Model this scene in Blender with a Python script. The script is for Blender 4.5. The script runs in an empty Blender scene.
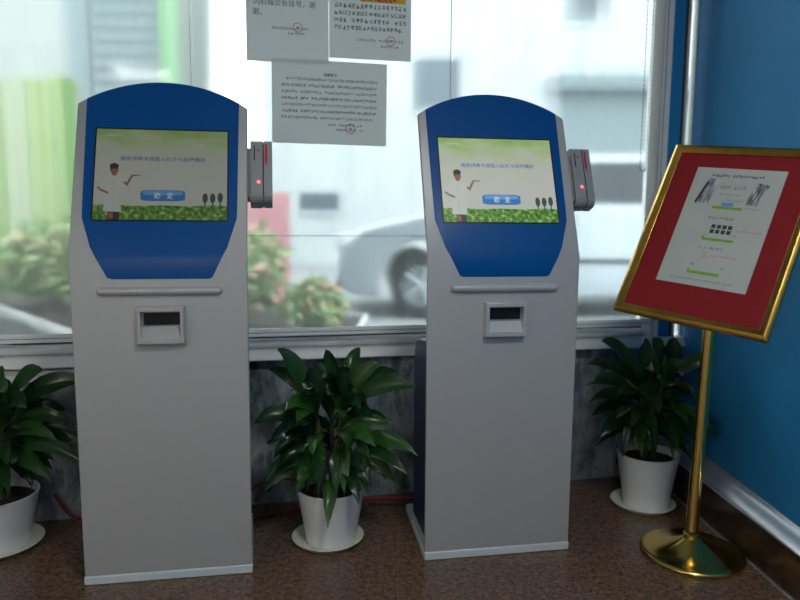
import bpy, bmesh, math, random
from mathutils import Vector, Matrix, Euler
C = bpy.context.scene.collection
PI = math.pi
R = math.radians

# ------------------------------------------------------------------ materials
ALB = 1.0
def lin(c):
    c = tuple(v * ALB for v in c)
    f = lambda v: v / 12.92 if v <= .04045 else ((v + .055) / 1.055) ** 2.4
    return tuple(f(v / 255.0) for v in c) + (1.0,)

def mat(name, rgb, rough=.5, metal=0.0, emit=None, es=1.0, spec=.5, coat=0.0, alpha=None, trans=0.0):
    m = bpy.data.materials.new(name); m.use_nodes = True
    b = m.node_tree.nodes['Principled BSDF']
    b.inputs['Base Color'].default_value = lin(rgb)
    b.inputs['Roughness'].default_value = rough
    b.inputs['Metallic'].default_value = metal
    b.inputs['Specular IOR Level'].default_value = spec
    b.inputs['Coat Weight'].default_value = coat
    b.inputs['Coat Roughness'].default_value = .08
    b.inputs['Transmission Weight'].default_value = trans
    if emit:
        b.inputs['Emission Color'].default_value = lin(emit)
        b.inputs['Emission Strength'].default_value = es
    return m

def ramp(nt, fac, stops):
    r = nt.nodes.new('ShaderNodeValToRGB')
    e = r.color_ramp.elements
    while len(e) < len(stops): e.new(.5)
    for x, (p, c) in zip(e, stops): x.position = p; x.color = lin(c)
    nt.links.new(fac, r.inputs['Fac'])
    return r.outputs['Color']

def noise_mat(name, stops, scale=(1, 1, 1), nscale=10, detail=6, rough=.5, metal=0, bump=0, coat=0, coords='Object', spec=.5, nrough=.55):
    m = mat(name, (128, 128, 128), rough, metal, coat=coat, spec=spec); nt = m.node_tree
    tc = nt.nodes.new('ShaderNodeTexCoord'); mp = nt.nodes.new('ShaderNodeMapping'); mp.inputs['Scale'].default_value = scale
    n = nt.nodes.new('ShaderNodeTexNoise'); n.inputs['Scale'].default_value = nscale; n.inputs['Detail'].default_value = detail; n.inputs['Roughness'].default_value = nrough
    nt.links.new(tc.outputs[coords], mp.inputs['Vector']); nt.links.new(mp.outputs['Vector'], n.inputs['Vector'])
    b = nt.nodes['Principled BSDF']
    nt.links.new(ramp(nt, n.outputs['Fac'], stops), b.inputs['Base Color'])
    if bump:
        bp = nt.nodes.new('ShaderNodeBump'); bp.inputs['Strength'].default_value = bump; bp.inputs['Distance'].default_value = .01
        nt.links.new(n.outputs['Fac'], bp.inputs['Height']); nt.links.new(bp.outputs['Normal'], b.inputs['Normal'])
    return m

M = {}
M['silver'] = noise_mat('silver_paint', [(.3, (182, 183, 183)), (.7, (188, 189, 189))], nscale=900, detail=2, rough=.42, metal=.25)
M['blue_plastic'] = mat('gloss_blue_plastic', (0, 84, 156), .3, spec=.35)
M['navy'] = mat('navy_cabinet_paint', (8, 38, 78), .4)
M['base_white'] = mat('pale_base_edge', (212, 222, 226), .35)
M['black'] = mat('black_plastic', (14, 15, 17), .4)
M['rail_silver'] = mat('rail_silver', (206, 208, 208), .3, .3)
M['reader_grey'] = mat('reader_grey', (156, 158, 160), .45, .1)
M['red_mark'] = mat('red_mark', (205, 30, 45), .5)
M['led'] = mat('red_indicator', (255, 60, 60), .4, emit=(255, 70, 75), es=3)
M['white_pot'] = mat('white_ceramic', (232, 234, 236), .3, coat=.15)
M['cream_saucer'] = mat('cream_plastic', (226, 228, 212), .4)
M['soil'] = noise_mat('dark_soil', [(.3, (20, 15, 12)), (.7, (45, 34, 26))], nscale=60, rough=.95, bump=.6)
M['stem'] = noise_mat('brown_green_stem', [(.3, (58, 62, 30)), (.7, (92, 88, 48))], nscale=30, rough=.7)
M['brass'] = mat('polished_brass', (228, 196, 112), .18, 1.0)
M['brass_satin'] = noise_mat('satin_brass', [(.3, (196, 150, 66)), (.7, (222, 180, 96))], nscale=14, rough=.26, metal=1.0)
M['red_felt'] = noise_mat('red_felt', [(.3, (126, 10, 22)), (.7, (138, 13, 26))], nscale=120, rough=.85)
M['paper'] = noise_mat('white_paper', [(.3, (226, 230, 228)), (.7, (236, 238, 236))], nscale=6, rough=.75)
def thin_paper():
    m = mat('thin_printing_paper', (228, 232, 230), .75); nt = m.node_tree
    t = nt.nodes.new('ShaderNodeBsdfTranslucent'); t.inputs['Color'].default_value = lin((226, 232, 230)); x = nt.nodes.new('ShaderNodeMixShader'); x.inputs[0].default_value = .3
    nt.links.new(nt.nodes['Principled BSDF'].outputs[0], x.inputs[1]); nt.links.new(t.outputs[0], x.inputs[2]); nt.links.new(x.outputs[0], nt.nodes['Material Output'].inputs['Surface'])
    return m
M['thin_paper'] = thin_paper()
M['sheet'] = noise_mat('laminated_sheet', [(.3, (176, 184, 180)), (.7, (184, 192, 188))], nscale=5, rough=.5)
M['ink'] = mat('black_ink', (58, 62, 68), .8)
M['ink_soft'] = mat('grey_ink', (118, 124, 130), .8)
M['stamp'] = mat('red_stamp_ink', (212, 110, 116), .8)
M['highlight'] = mat('yellow_highlighter', (240, 200, 60), .8)
M['photo_grey'] = noise_mat('printed_photo_grey', [(.35, (70, 76, 84)), (.5, (150, 156, 162)), (.65, (200, 204, 206))], scale=(1, .25, 1), nscale=70, rough=.8)
M['print_green'] = mat('printed_green', (120, 172, 62), .8)
M['print_blue'] = mat('printed_blue', (96, 150, 205), .8)
M['white_alu'] = mat('white_coated_aluminium', (246, 248, 248), .35)
M['grey_seal'] = mat('grey_rubber_seal', (72, 78, 84), .6)
M['blue_wall'] = noise_mat('blue_wall_paint', [(.3, (44, 134, 192)), (.7, (48, 139, 197))], nscale=3, rough=.6, spec=.15)
M['room_white'] = noise_mat('off_white_wall_paint', [(.3, (205, 204, 198)), (.7, (214, 213, 208))], nscale=4, rough=.8)
M['dado'] = noise_mat('grey_blue_marble', [(.36, (52, 62, 70)), (.46, (138, 152, 160)), (.56, (196, 204, 208)), (.64, (110, 122, 132))], scale=(1.8, 1, .8), nscale=3.6, detail=9, rough=.3, nrough=.7)
M['sill'] = noise_mat('pale_sill_stone', [(.3, (240, 244, 244)), (.7, (248, 250, 250))], nscale=9, rough=.35)
M['dark_marble'] = noise_mat('dark_brown_marble', [(.25, (34, 24, 20)), (.5, (62, 46, 38)), (.75, (84, 64, 54))], nscale=6, detail=8, rough=.2, nrough=.7)
M['ledge_marble'] = noise_mat('polished_pale_marble', [(.3, (238, 240, 242)), (.7, (246, 247, 248))], nscale=7, detail=8, rough=.26, metal=.8)
M['crumple'] = noise_mat('crumpled_pale_plastic', [(.3, (206, 212, 214)), (.7, (230, 234, 234))], scale=(1, 1, 1), nscale=8, rough=.6, bump=.4)
M['red_cable'] = mat('red_cable_sheath', (150, 24, 30), .5)
M['black_cable'] = mat('black_cable_sheath', (20, 20, 22), .5)
M['bead'] = mat('grey_bead_chain', (150, 158, 160), .4)
M['lamp'] = mat('lamp_diffuser', (240, 240, 235), .5, emit=(250, 250, 246), es=15)
M['lamp_frame'] = mat('lamp_frame_white', (225, 225, 222), .5)
# floor: polished red-brown granite with fine joints
def floor_mat():
    m = mat('red_brown_granite', (90, 60, 50), .2); nt = m.node_tree; b = nt.nodes['Principled BSDF']
    tc = nt.nodes.new('ShaderNodeTexCoord')
    v = nt.nodes.new('ShaderNodeTexVoronoi'); v.inputs['Scale'].default_value = 130
    n = nt.nodes.new('ShaderNodeTexNoise'); n.inputs['Scale'].default_value = 45; n.inputs['Detail'].default_value = 6; n.inputs['Roughness'].default_value = .75
    nt.links.new(tc.outputs['Object'], v.inputs['Vector']); nt.links.new(tc.outputs['Object'], n.inputs['Vector'])
    mx = nt.nodes.new('ShaderNodeMix'); mx.data_type = 'RGBA'; mx.inputs['Factor'].default_value = .45
    c1 = ramp(nt, n.outputs['Fac'], [(.3, (44, 36, 30)), (.48, (98, 76, 62)), (.62, (142, 112, 92)), (.75, (88, 86, 78))])
    sep = nt.nodes.new('ShaderNodeSeparateColor'); nt.links.new(v.outputs['Color'], sep.inputs['Color'])
    c2 = ramp(nt, sep.outputs['Red'], [(.0, (34, 30, 26)), (.35, (110, 82, 66)), (.7, (146, 112, 92)), (1., (92, 90, 80))])
    nt.links.new(c1, mx.inputs[6]); nt.links.new(c2, mx.inputs[7])
    br = nt.nodes.new('ShaderNodeTexBrick'); br.offset = 0; br.inputs['Scale'].default_value = 1.0
    br.inputs['Brick Width'].default_value = .8; br.inputs['Row Height'].default_value = .8; br.inputs['Mortar Size'].default_value = .0012
    nt.links.new(tc.outputs['Object'], br.inputs['Vector'])
    m2 = nt.nodes.new('ShaderNodeMix'); m2.data_type = 'RGBA'; nt.links.new(br.outputs['Fac'], m2.inputs['Factor'])
    nt.links.new(mx.outputs[2], m2.inputs[6]); m2.inputs[7].default_value = lin((130, 108, 96))
    nt.links.new(m2.outputs[2], b.inputs['Base Color'])
    b.inputs['Roughness'].default_value = .24
    return m
M['granite'] = floor_mat()

def leaf_mat():
    m = mat('glossy_dark_green_leaf', (30, 70, 30), .3, coat=.1); nt = m.node_tree; b = nt.nodes['Principled BSDF']
    g = nt.nodes.new('ShaderNodeNewGeometry')
    c = ramp(nt, g.outputs['Random Per Island'], [(0, (16, 42, 26)), (.5, (28, 68, 34)), (1, (60, 106, 40))])
    nt.links.new(c, b.inputs['Base Color']); b.inputs['Specular IOR Level'].default_value = .45
    t = nt.nodes.new('ShaderNodeBsdfTranslucent'); nt.links.new(c, t.inputs['Color'])
    mx = nt.nodes.new('ShaderNodeMixShader'); mx.inputs[0].default_value = .22
    nt.links.new(b.outputs[0], mx.inputs[1]); nt.links.new(t.outputs[0], mx.inputs[2])
    nt.links.new(mx.outputs[0], nt.nodes['Material Output'].inputs['Surface'])
    return m
M['leaf'] = leaf_mat()

def glass_mat():
    m = bpy.data.materials.new('window_glass'); m.use_nodes = True; nt = m.node_tree; nt.nodes.clear()
    o = nt.nodes.new('ShaderNodeOutputMaterial'); t = nt.nodes.new('ShaderNodeBsdfTransparent'); t.inputs[0].default_value = (.93, .97, .96, 1)
    g = nt.nodes.new('ShaderNodeBsdfGlossy'); g.inputs['Roughness'].default_value = .02
    f = nt.nodes.new('ShaderNodeFresnel'); f.inputs['IOR'].default_value = 1.45
    mx = nt.nodes.new('ShaderNodeMixShader')
    nt.links.new(f.outputs[0], mx.inputs[0]); nt.links.new(t.outputs[0], mx.inputs[1]); nt.links.new(g.outputs[0], mx.inputs[2]); nt.links.new(mx.outputs[0], o.inputs[0])
    return m
M['glass'] = glass_mat()

def sheer_mat(name, tint, lo, hi):
    """thin, slightly milky sheet: mostly see-through, with vertical folds that are milkier"""
    m = bpy.data.materials.new(name); m.use_nodes = True; nt = m.node_tree; nt.nodes.clear()
    o = nt.nodes.new('ShaderNodeOutputMaterial')
    t = nt.nodes.new('ShaderNodeBsdfTransparent')
    rf = nt.nodes.new('ShaderNodeBsdfRefraction'); rf.inputs['IOR'].default_value = 1.04; rf.inputs['Roughness'].default_value = .44
    tl = nt.nodes.new('ShaderNodeBsdfTranslucent'); tl.inputs['Color'].default_value = lin(tint)
    gl = nt.nodes.new('ShaderNodeBsdfGlossy'); gl.inputs['Roughness'].default_value = .35
    tc = nt.nodes.new('ShaderNodeTexCoord'); mp = nt.nodes.new('ShaderNodeMapping'); mp.inputs['Scale'].default_value = (16, 1, .25)
    n = nt.nodes.new('ShaderNodeTexNoise'); n.inputs['Scale'].default_value = 1.0; n.inputs['Detail'].default_value = 4
    nt.links.new(tc.outputs['Object'], mp.inputs[0]); nt.links.new(mp.outputs[0], n.inputs['Vector'])
    mr = nt.nodes.new('ShaderNodeMapRange'); mr.inputs['From Min'].default_value = .3; mr.inputs['From Max'].default_value = .7
    mr.inputs['To Min'].default_value = lo; mr.inputs['To Max'].default_value = hi
    nt.links.new(n.outputs['Fac'], mr.inputs['Value'])
    a = nt.nodes.new('ShaderNodeMixShader'); a.inputs[0].default_value = .6
    nt.links.new(t.outputs[0], a.inputs[1]); nt.links.new(rf.outputs[0], a.inputs[2])
    b = nt.nodes.new('ShaderNodeMixShader'); nt.links.new(mr.outputs[0], b.inputs[0])
    nt.links.new(a.outputs[0], b.inputs[1]); nt.links.new(tl.outputs[0], b.inputs[2])
    c = nt.nodes.new('ShaderNodeMixShader'); c.inputs[0].default_value = .03
    nt.links.new(b.outputs[0], c.inputs[1]); nt.links.new(gl.outputs[0], c.inputs[2])
    nt.links.new(c.outputs[0], o.inputs[0])
    return m
M['sheer'] = sheer_mat('sheer_blind_fabric', (236, 242, 242), .07, .24)

def display_mat(name, es):
    """screen background: grey-white with green clouds at the top (picture shown on the screen)"""
    m = bpy.data.materials.new(name); m.use_nodes = True; nt = m.node_tree; b = nt.nodes['Principled BSDF']
    tc = nt.nodes.new('ShaderNodeTexCoord'); sx = nt.nodes.new('ShaderNodeSeparateXYZ'); nt.links.new(tc.outputs['UV'], sx.inputs[0])
    mp = nt.nodes.new('ShaderNodeMapping'); mp.inputs['Scale'].default_value = (3.2, 5, 1); nt.links.new(tc.outputs['UV'], mp.inputs[0])
    n = nt.nodes.new('ShaderNodeTexNoise'); n.inputs['Scale'].default_value = 1.3; n.inputs['Detail'].default_value = 3; nt.links.new(mp.outputs[0], n.inputs['Vector'])
    ad = nt.nodes.new('ShaderNodeMath'); ad.operation = 'MULTIPLY_ADD'; ad.inputs[1].default_value = .5
    nt.links.new(n.outputs['Fac'], ad.inputs[0]); nt.links.new(sx.outputs['Y'], ad.inputs[2])
    dv = nt.nodes.new('ShaderNodeMath'); dv.operation = 'DIVIDE'; dv.inputs[1].default_value = 1.4; nt.links.new(ad.outputs[0], dv.inputs[0])
    c = ramp(nt, dv.outputs[0], [(.5, (198, 202, 192)), (.70, (192, 200, 184)), (.82, (176, 198, 146)), (.93, (142, 180, 98))])
    b.inputs['Base Color'].default_value = (.01, .01, .01, 1); b.inputs['Roughness'].default_value = .35
    nt.links.new(c, b.inputs['Emission Color']); b.inputs['Emission Strength'].default_value = es
    return m

def grass_mat(name, es):
    m = bpy.data.materials.new(name); m.use_nodes = True; nt = m.node_tree; b = nt.nodes['Principled BSDF']
    tc = nt.nodes.new('ShaderNodeTexCoord'); mp = nt.nodes.new('ShaderNodeMapping'); mp.inputs['Scale'].default_value = (30, 24, 1); mp.inputs['Rotation'].default_value = (0, 0, .6)
    nt.links.new(tc.outputs['UV'], mp.inputs[0])
    n = nt.nodes.new('ShaderNodeTexNoise'); n.inputs['Scale'].default_value = 1; n.inputs['Detail'].default_value = 3; nt.links.new(mp.outputs[0], n.inputs['Vector'])
    c = ramp(nt, n.outputs['Fac'], [(.3, (36, 84, 30)), (.5, (84, 140, 50)), (.62, (150, 190, 90)), (.72, (190, 215, 140))])
    b.inputs['Base Color'].default_value = (.01, .01, .01, 1); b.inputs['Roughness'].default_value = .35
    nt.links.new(c, b.inputs['Emission Color']); b.inputs['Emission Strength'].default_value = es
    return m
def glow(name, rgb, es): return mat(name, (5, 5, 5), .35, emit=rgb, es=es)

# ------------------------------------------------------------------ mesh helpers
class MB:
    """collects faces with material index and uv"""
    def __init__(s): s.v = []; s.f = []; s.m = []; s.uvf = None
    def poly(s, pts, mi=0):
        i = len(s.v); s.v += [tuple(p) for p in pts]; s.f.append(tuple(range(i, i + len(pts)))); s.m.append(mi)
    def add(s, verts, faces, mi=0):
        i = len(s.v); s.v += [tuple(p) for p in verts]
        for f in faces: s.f.append(tuple(i + k for k in f)); s.m.append(mi)
    def box(s, x0, x1, y0, y1, z0, z1, mi=0):
        s.add([(x0, y0, z0), (x1, y0, z0), (x1, y1, z0), (x0, y1, z0), (x0, y0, z1), (x1, y0, z1), (x1, y1, z1), (x0, y1, z1)],
              [(0, 3, 2, 1), (4, 5, 6, 7), (0, 1, 5, 4), (1, 2, 6, 5), (2, 3, 7, 6), (3, 0, 4, 7)], mi)
    def prism(s, pts, axis, a0, a1, mi=0):
        """pts 2-D polygon extruded along axis ('x','y','z')"""
        def P(p, a): return {'x': (a, p[0], p[1]), 'y': (p[0], a, p[1]), 'z': (p[0], p[1], a)}[axis]
        n = len(pts)
        s.add([P(p, a0) for p in pts] + [P(p, a1) for p in pts],
              [tuple(range(n))[::-1], tuple(range(n, 2 * n))] + [(i, (i + 1) % n, n + (i + 1) % n, n + i) for i in range(n)], mi)
    def lathe(s, prof, n=40, mi=0, cx=0, cy=0):
        i0 = len(s.v)
        for r, z in prof:
            for k in range(n):
                a = 2 * PI * k / n; s.v.append((cx + r * math.cos(a), cy + r * math.sin(a), z))
        for j in range(len(prof) - 1):
            for k in range(n):
                a = i0 + j * n + k; b = i0 + j * n + (k + 1) % n
                s.f.append((a, b, b + n, a + n)); s.m.append(mi)
    def tube(s, pts, r, n=8, mi=0, cap=True):
        pts = [Vector(p) for p in pts]; i0 = len(s.v); up = Vector((0, 0, 1)); m = len(pts)
        for j, p in enumerate(pts):
            d = (pts[min(j + 1, m - 1)] - pts[max(j - 1, 0)]).normalized()
            u = up if abs(d.z) < .95 else Vector((1, 0, 0))
            a = d.cross(u).normalized(); b = a.cross(d).normalized()
            rr = r[j] if isinstance(r, (list, tuple)) else r
            for k in range(n):
                t = 2 * PI * k / n; s.v.append(tuple(p + a * rr * math.cos(t) + b * rr * math.sin(t)))
        for j in range(m - 1):
            for k in range(n):
                a = i0 + j * n + k; b = i0 + j * n + (k + 1) % n; s.f.append((a, b, b + n, a + n)); s.m.append(mi)
        if cap:
            s.f.append(tuple(range(i0, i0 + n))[::-1]); s.m.append(mi); e = i0 + (m - 1) * n
            s.f.append(tuple(range(e, e + n))); s.m.append(mi)
    def build(s, name, mats, parent=None, smooth=False, bevel=0, seg=2, fix=True, angle=35):
        me = bpy.data.meshes.new(name); me.from_pydata(s.v, [], s.f)
        for m in (mats if isinstance(mats, (list, tuple)) else [mats]): me.materials.append(m)
        for p, mi in zip(me.polygons, s.m): p.material_index = mi
        if s.uvf:
            uv = me.uv_layers.new(name='uv')
            for p in me.polygons:
                for li in p.loop_indices: uv.data[li].uv = s.uvf(me.vertices[me.loops[li].vertex_index].co)
        if fix:
            b = bmesh.new(); b.from_mesh(me); bmesh.ops.remove_doubles(b, verts=b.verts, dist=1e-6); bmesh.ops.recalc_face_normals(b, faces=b.faces); b.to_mesh(me); b.free()
        if smooth:
            for p in me.polygons: p.use_smooth = True
            try: me.set_sharp_from_angle(angle=R(angle))
            except Exception: pass
        o = bpy.data.objects.new(name, me); C.objects.link(o)
        if parent: o.parent = parent
        if bevel:
            md = o.modifiers.new('bevel', 'BEVEL'); md.width = bevel; md.segments = seg; md.limit_method = 'ANGLE'; md.angle_limit = R(40); md.harden_normals = False
            for p in me.polygons: p.use_smooth = True
            try: me.set_sharp_from_angle(angle=R(50))
            except Exception: pass
        return o

def tag(o, label, cat, group=None, kind=None):
    if label: o['label'] = label
    if cat: o['category'] = cat
    if group: o['group'] = group
    if kind: o['kind'] = kind
    return o
def empty(name, loc, rz, label, cat, group=None):
    o = bpy.data.objects.new(name, None); C.objects.link(o); o.location = loc; o.rotation_euler = (0, 0, rz); o.empty_display_size = .1
    return tag(o, label, cat, group)
def struct(o): o['kind'] = 'structure'; return o
def dup(root):
    """a copy of a thing with copies of its parts and sub-parts"""
    r = root.copy(); C.objects.link(r)
    for ch in list(root.children):
        c = ch.copy(); C.objects.link(c); c.parent = r
        for g in list(ch.children):
            d = g.copy(); C.objects.link(d); d.parent = c
    return r

def text_polys(body, width=None, height=None, cx=0, cy=0, bold=0.0):
    """text as flat triangles centred on (cx, cy)"""
    cu = bpy.data.curves.new('t', 'FONT'); cu.body = body; cu.size = 1; cu.resolution_u = 2; cu.offset = bold
    o = bpy.data.objects.new('t', cu); C.objects.link(o); bpy.context.view_layer.update()
    me = bpy.data.meshes.new_from_object(o.evaluated_get(bpy.context.evaluated_depsgraph_get()))
    bpy.data.objects.remove(o); bpy.data.curves.remove(cu)
    vs = [(v.co.x, v.co.y) for v in me.vertices]; fs = [tuple(p.vertices) for p in me.polygons]; bpy.data.meshes.remove(me)
    x0 = min(v[0] for v in vs); x1 = max(v[0] for v in vs); y0 = min(v[1] for v in vs); y1 = max(v[1] for v in vs)
    sx = width / (x1 - x0) if width else None; sy = height / (y1 - y0) if height else sx
    if sx is None: sx = sy
    return [(cx + (x - (x0 + x1) / 2) * sx, cy + (y - (y0 + y1) / 2) * sy) for x, y in vs], fs

def strokes(rng, x0, y0, w, h, n, gap=.12, bold=1.0, skip=.04):
    """a row of n square characters too small to read, each made of a few pen strokes; returns list of quads"""
    out = []; cw = w / n; t = h * .085 * bold
    for i in range(n):
        if rng.random() < skip: continue
        a = x0 + cw * i + cw * gap / 2; b = a + cw * (1 - gap); y1 = y0 + h
        def hl(y, p=0., q=1.): out.append([(a + (b - a) * p, y - t), (a + (b - a) * q, y - t), (a + (b - a) * q, y + t), (a + (b - a) * p, y + t)])
        def vl(f, p=0., q=1.):
            x = a + (b - a) * f; out.append([(x - t, y0 + h * p), (x + t, y0 + h * p), (x + t, y0 + h * q), (x - t, y0 + h * q)])
        for y in rng.sample([.08, .3, .5, .72, .92], rng.choice([2, 3, 3])): hl(y0 + h * y, rng.choice([0, .1, .4]), rng.choice([1, .9]))
        for f in rng.sample([.08, .35, .5, .7, .92], rng.choice([1, 2, 2])): vl(f, rng.choice([0, .1, .3]), rng.choice([1, .9, .7]))
    return out
def ring(cx, cy, r, t, n=28):
    q = []
    for k in range(n):
        a, b = 2 * PI * k / n, 2 * PI * (k + 1) / n
        q.append([(cx + (r - t) * math.cos(a), cy + (r - t) * math.sin(a)), (cx + r * math.cos(a), cy + r * math.sin(a)), (cx + r * math.cos(b), cy + r * math.sin(b)), (cx + (r - t) * math.cos(b), cy + (r - t) * math.sin(b))])
    return q
def star(cx, cy, r):
    p = [(cx + (r if k % 2 == 0 else r * .4) * math.cos(PI / 2 + k * PI / 5), cy + (r if k % 2 == 0 else r * .4) * math.sin(PI / 2 + k * PI / 5)) for k in range(10)]
    return [[(cx, cy), p[k], p[(k + 1) % 10]] for k in range(10)]
def ell(cx, cy, rx, ry, n=18): return [(cx + rx * math.cos(2 * PI * k / n), cy + ry * math.sin(2 * PI * k / n)) for k in range(n)]

# ------------------------------------------------------------------ camera
H = 1.25; F_PX = 690.0
vx, vy = 356 - 400.0, 5950 - 300.0
roll = math.atan2(-vx, vy); pitch = math.atan(F_PX / math.hypot(vx, vy))
cam = bpy.data.cameras.new('camera'); co = bpy.data.objects.new('camera', cam); C.objects.link(co)
fw = Vector((0, math.cos(pitch), -math.sin(pitch))); u0 = Vector((0, math.sin(pitch), math.cos(pitch))); r0 = Vector((1, 0, 0))
rv = r0 * math.cos(roll) + u0 * math.sin(roll); uv_ = -r0 * math.sin(roll) + u0 * math.cos(roll)
mw = Matrix.Identity(4)
for i, a in enumerate((rv, uv_, -fw)):
    for j in range(3): mw[j][i] = a[j]
mw[2][3] = H; co.matrix_world = mw
cam.sensor_width = 36; cam.lens = F_PX / 800 * 36; cam.clip_start = .05; cam.clip_end = 200
cam.dof.use_dof = True; cam.dof.focus_distance = 2.42; cam.dof.aperture_fstop = 1.25
bpy.context.scene.camera = co

# ------------------------------------------------------------------ room
WO = Vector((.83, 3.177, 0)); WYAW = R(12.0)          # window wall frame: x along the wall, y outwards, z up
def on_window_wall(o): o.location = WO; o.rotation_euler = (0, 0, WYAW); return o
def wpt(s, y, z): return WO + Vector((s * math.cos(WYAW) - y * math.sin(WYAW), s * math.sin(WYAW) + y * math.cos(WYAW), z))
CORNER = .537                                          # wall coordinate of the corner with the blue wall

b = MB(); b.poly([(-5.2, -5, 0), (2.0, -5, 0), (2.0, 3.5, 0), (-5.2, 2.4, 0)]); b.poly([(-5.2, -5, -.12), (2.0, -5, -.12), (2.0, 3.5, -.12), (-5.2, 2.4, -.12)])
struct(b.build('floor', M['granite'], fix=False))
b = MB(); b.box(-5.2, 2.0, -5, 3.7, 3.0, 3.12); struct(b.build('ceiling', M['room_white']))
b = MB(); b.box(-5.3, -5.1, -5, 2.6, 0, 3.0); struct(b.build('wall_left', M['room_white']))
b = MB(); b.box(-5.2, 2.0, -5.15, -5.0, 0, 3.0); struct(b.build('wall_back', M['room_white']))
# blue wall on the right, with its marble skirting
b = MB(); b.prism([(1.355, 3.292), (2.0, 3.292), (2.0, -5), (1.805, -5), (1.372, 2.0)], 'z', 0, 3.0); struct(b.build('wall_right', M['blue_wall']))
b = MB(); fy = lambda Y: 1.252 - (Y - 3.017) * .0619
b.prism([(fy(3.285), 3.285), (1.38, 3.285), (1.385, 2.0), (1.83, -5), (fy(-5), -5)], 'z', 0, .172, 0)
wx = lambda Y: 1.38 if Y > 2.5 else (1.385 if Y > 1 else 1.83)
Ys = (3.285, 2.0, -5); rows = []
for Y, wxx in zip(Ys, (1.356, 1.374, 1.807)):
    d = wxx - fy(Y); rows.append([(fy(Y) - .006, Y, .160), (fy(Y) - .006, Y, .168), (fy(Y) + d * .42, Y, .188), (fy(Y) + d * .8, Y, .192), (wxx - .004, Y, .206), (wxx + .012, Y, .206), (wxx + .012, Y, .160)])
n = 7; b.add([p for r in rows for p in r], [(i * n + k, i * n + (k + 1) % n, (i + 1) * n + (k + 1) % n, (i + 1) * n + k) for i in range(2) for k in range(n)] + [tuple(range(n)), tuple(range(2 * n, 3 * n))[::-1]], 1)
struct(b.build('baseboard_right', [M['dark_marble'], M['ledge_marble']], bevel=.002))
b = MB(); b.prism([(fy(3.2) - .010, 3.2), (fy(3.2), 3.2), (fy(-5), -5), (fy(-5) - .010, -5)], 'z', 0, .004); struct(b.build('trim_5', M['ledge_marble']))
# window wall: marble dado, header, corner strip
b = MB(); b.box(-6.1, CORNER + .02, 0, .14, 0, .645, 0); struct(on_window_wall(b.build('wall_window_dado', M['dado'])))
b = MB(); b.box(-6.1, CORNER + .02, -.02, .2, 2.75, 3.0); struct(on_window_wall(b.build('wall_window_header', M['room_white'])))
b = MB(); b.box(.404, .466, -.012, .06, .645, 2.75); struct(on_window_wall(b.build('wall_window_corner', M['blue_wall'])))
b = MB(); b.box(.466, .487, .0, .05, .685, 2.75); struct(on_window_wall(b.build('trim_1', M['dark_marble'])))
b = MB(); b.box(.487, .494, -.012, .03, .685, 2.75); b.box(.530, .545, .0, .03, .685, 2.75); struct(on_window_wall(b.build('trim_2', M['white_alu'])))
b = MB(); b.box(.494, .530, .012, .018, .685, 2.75); struct(on_window_wall(b.build('window_2', M['glass'])))
b = MB(); b.prism([(.14, .645), (-.062, .645), (-.062, .650), (-.036, .685), (.14, .685)], 'x', -6.1, CORNER - .005); struct(on_window_wall(b.build('trim_3', M['sill'], bevel=.004)))
b = MB(); b.box(-6.1, -1.95, -.03, .0, .585, .612); b.box(-6.1, -1.95, -.02, 0, .612, .632); struct(on_window_wall(b.build('trim_4', M['sill'], bevel=.003)))
# window: frame and panes
b = MB()
b.prism([(.355, .10), (.355, -.004), (.362, -.014), (.376, -.014), (.376, -.008), (.380, -.008), (.380, -.018), (.404, -.018), (.404, .10)], 'z', .685, 2.75); b.box(-6.1, .37, .03, .10, .685, .722); b.box(-6.1, .37, .03, .10, 2.70, 2.75)
wf = struct(on_window_wall(b.build('window_1', M['white_alu'], bevel=.003)))
b = MB(); b.box(.3762, .3798, -.010, -.006, .686, 2.70); b.box(-6.1, .36, .050, .061, .722, .735); g = b.build('seal', M['grey_seal'], wf)
b = MB(); b.box(-6.1, .37, .062, .068, .722, 2.70); b.build('glass_pane', M['glass'], wf)

# ceiling lamps behind the photographer
for x, y, lb in [(-3.1, -1.5, 'square white ceiling lamp panel in the middle of the lobby ceiling'), (.65, .25, 'square white ceiling lamp panel nearest the blue wall'),
                 (-3.4, -3.4, 'square white ceiling lamp panel in the far back corner of the lobby'), (-.6, -3.5, 'square white ceiling lamp panel at the middle of the back wall')]:
    t = empty('ceiling_lamp', (x, y, 3.0), 0, lb, 'lamp')
    b = MB()
    for q in ((-.32, .32, -.32, -.3), (-.32, .32, .3, .32), (-.32, -.3, -.3, .3), (.3, .32, -.3, .3)): b.box(*q, -.03, 0)
    b.build('lamp_frame', M['lamp_frame'], t)
    b = MB(); b.box(-.3, .3, -.3, .3, -.022, -.004); b.build('lamp_diffuser', M['lamp'], t)

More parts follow.
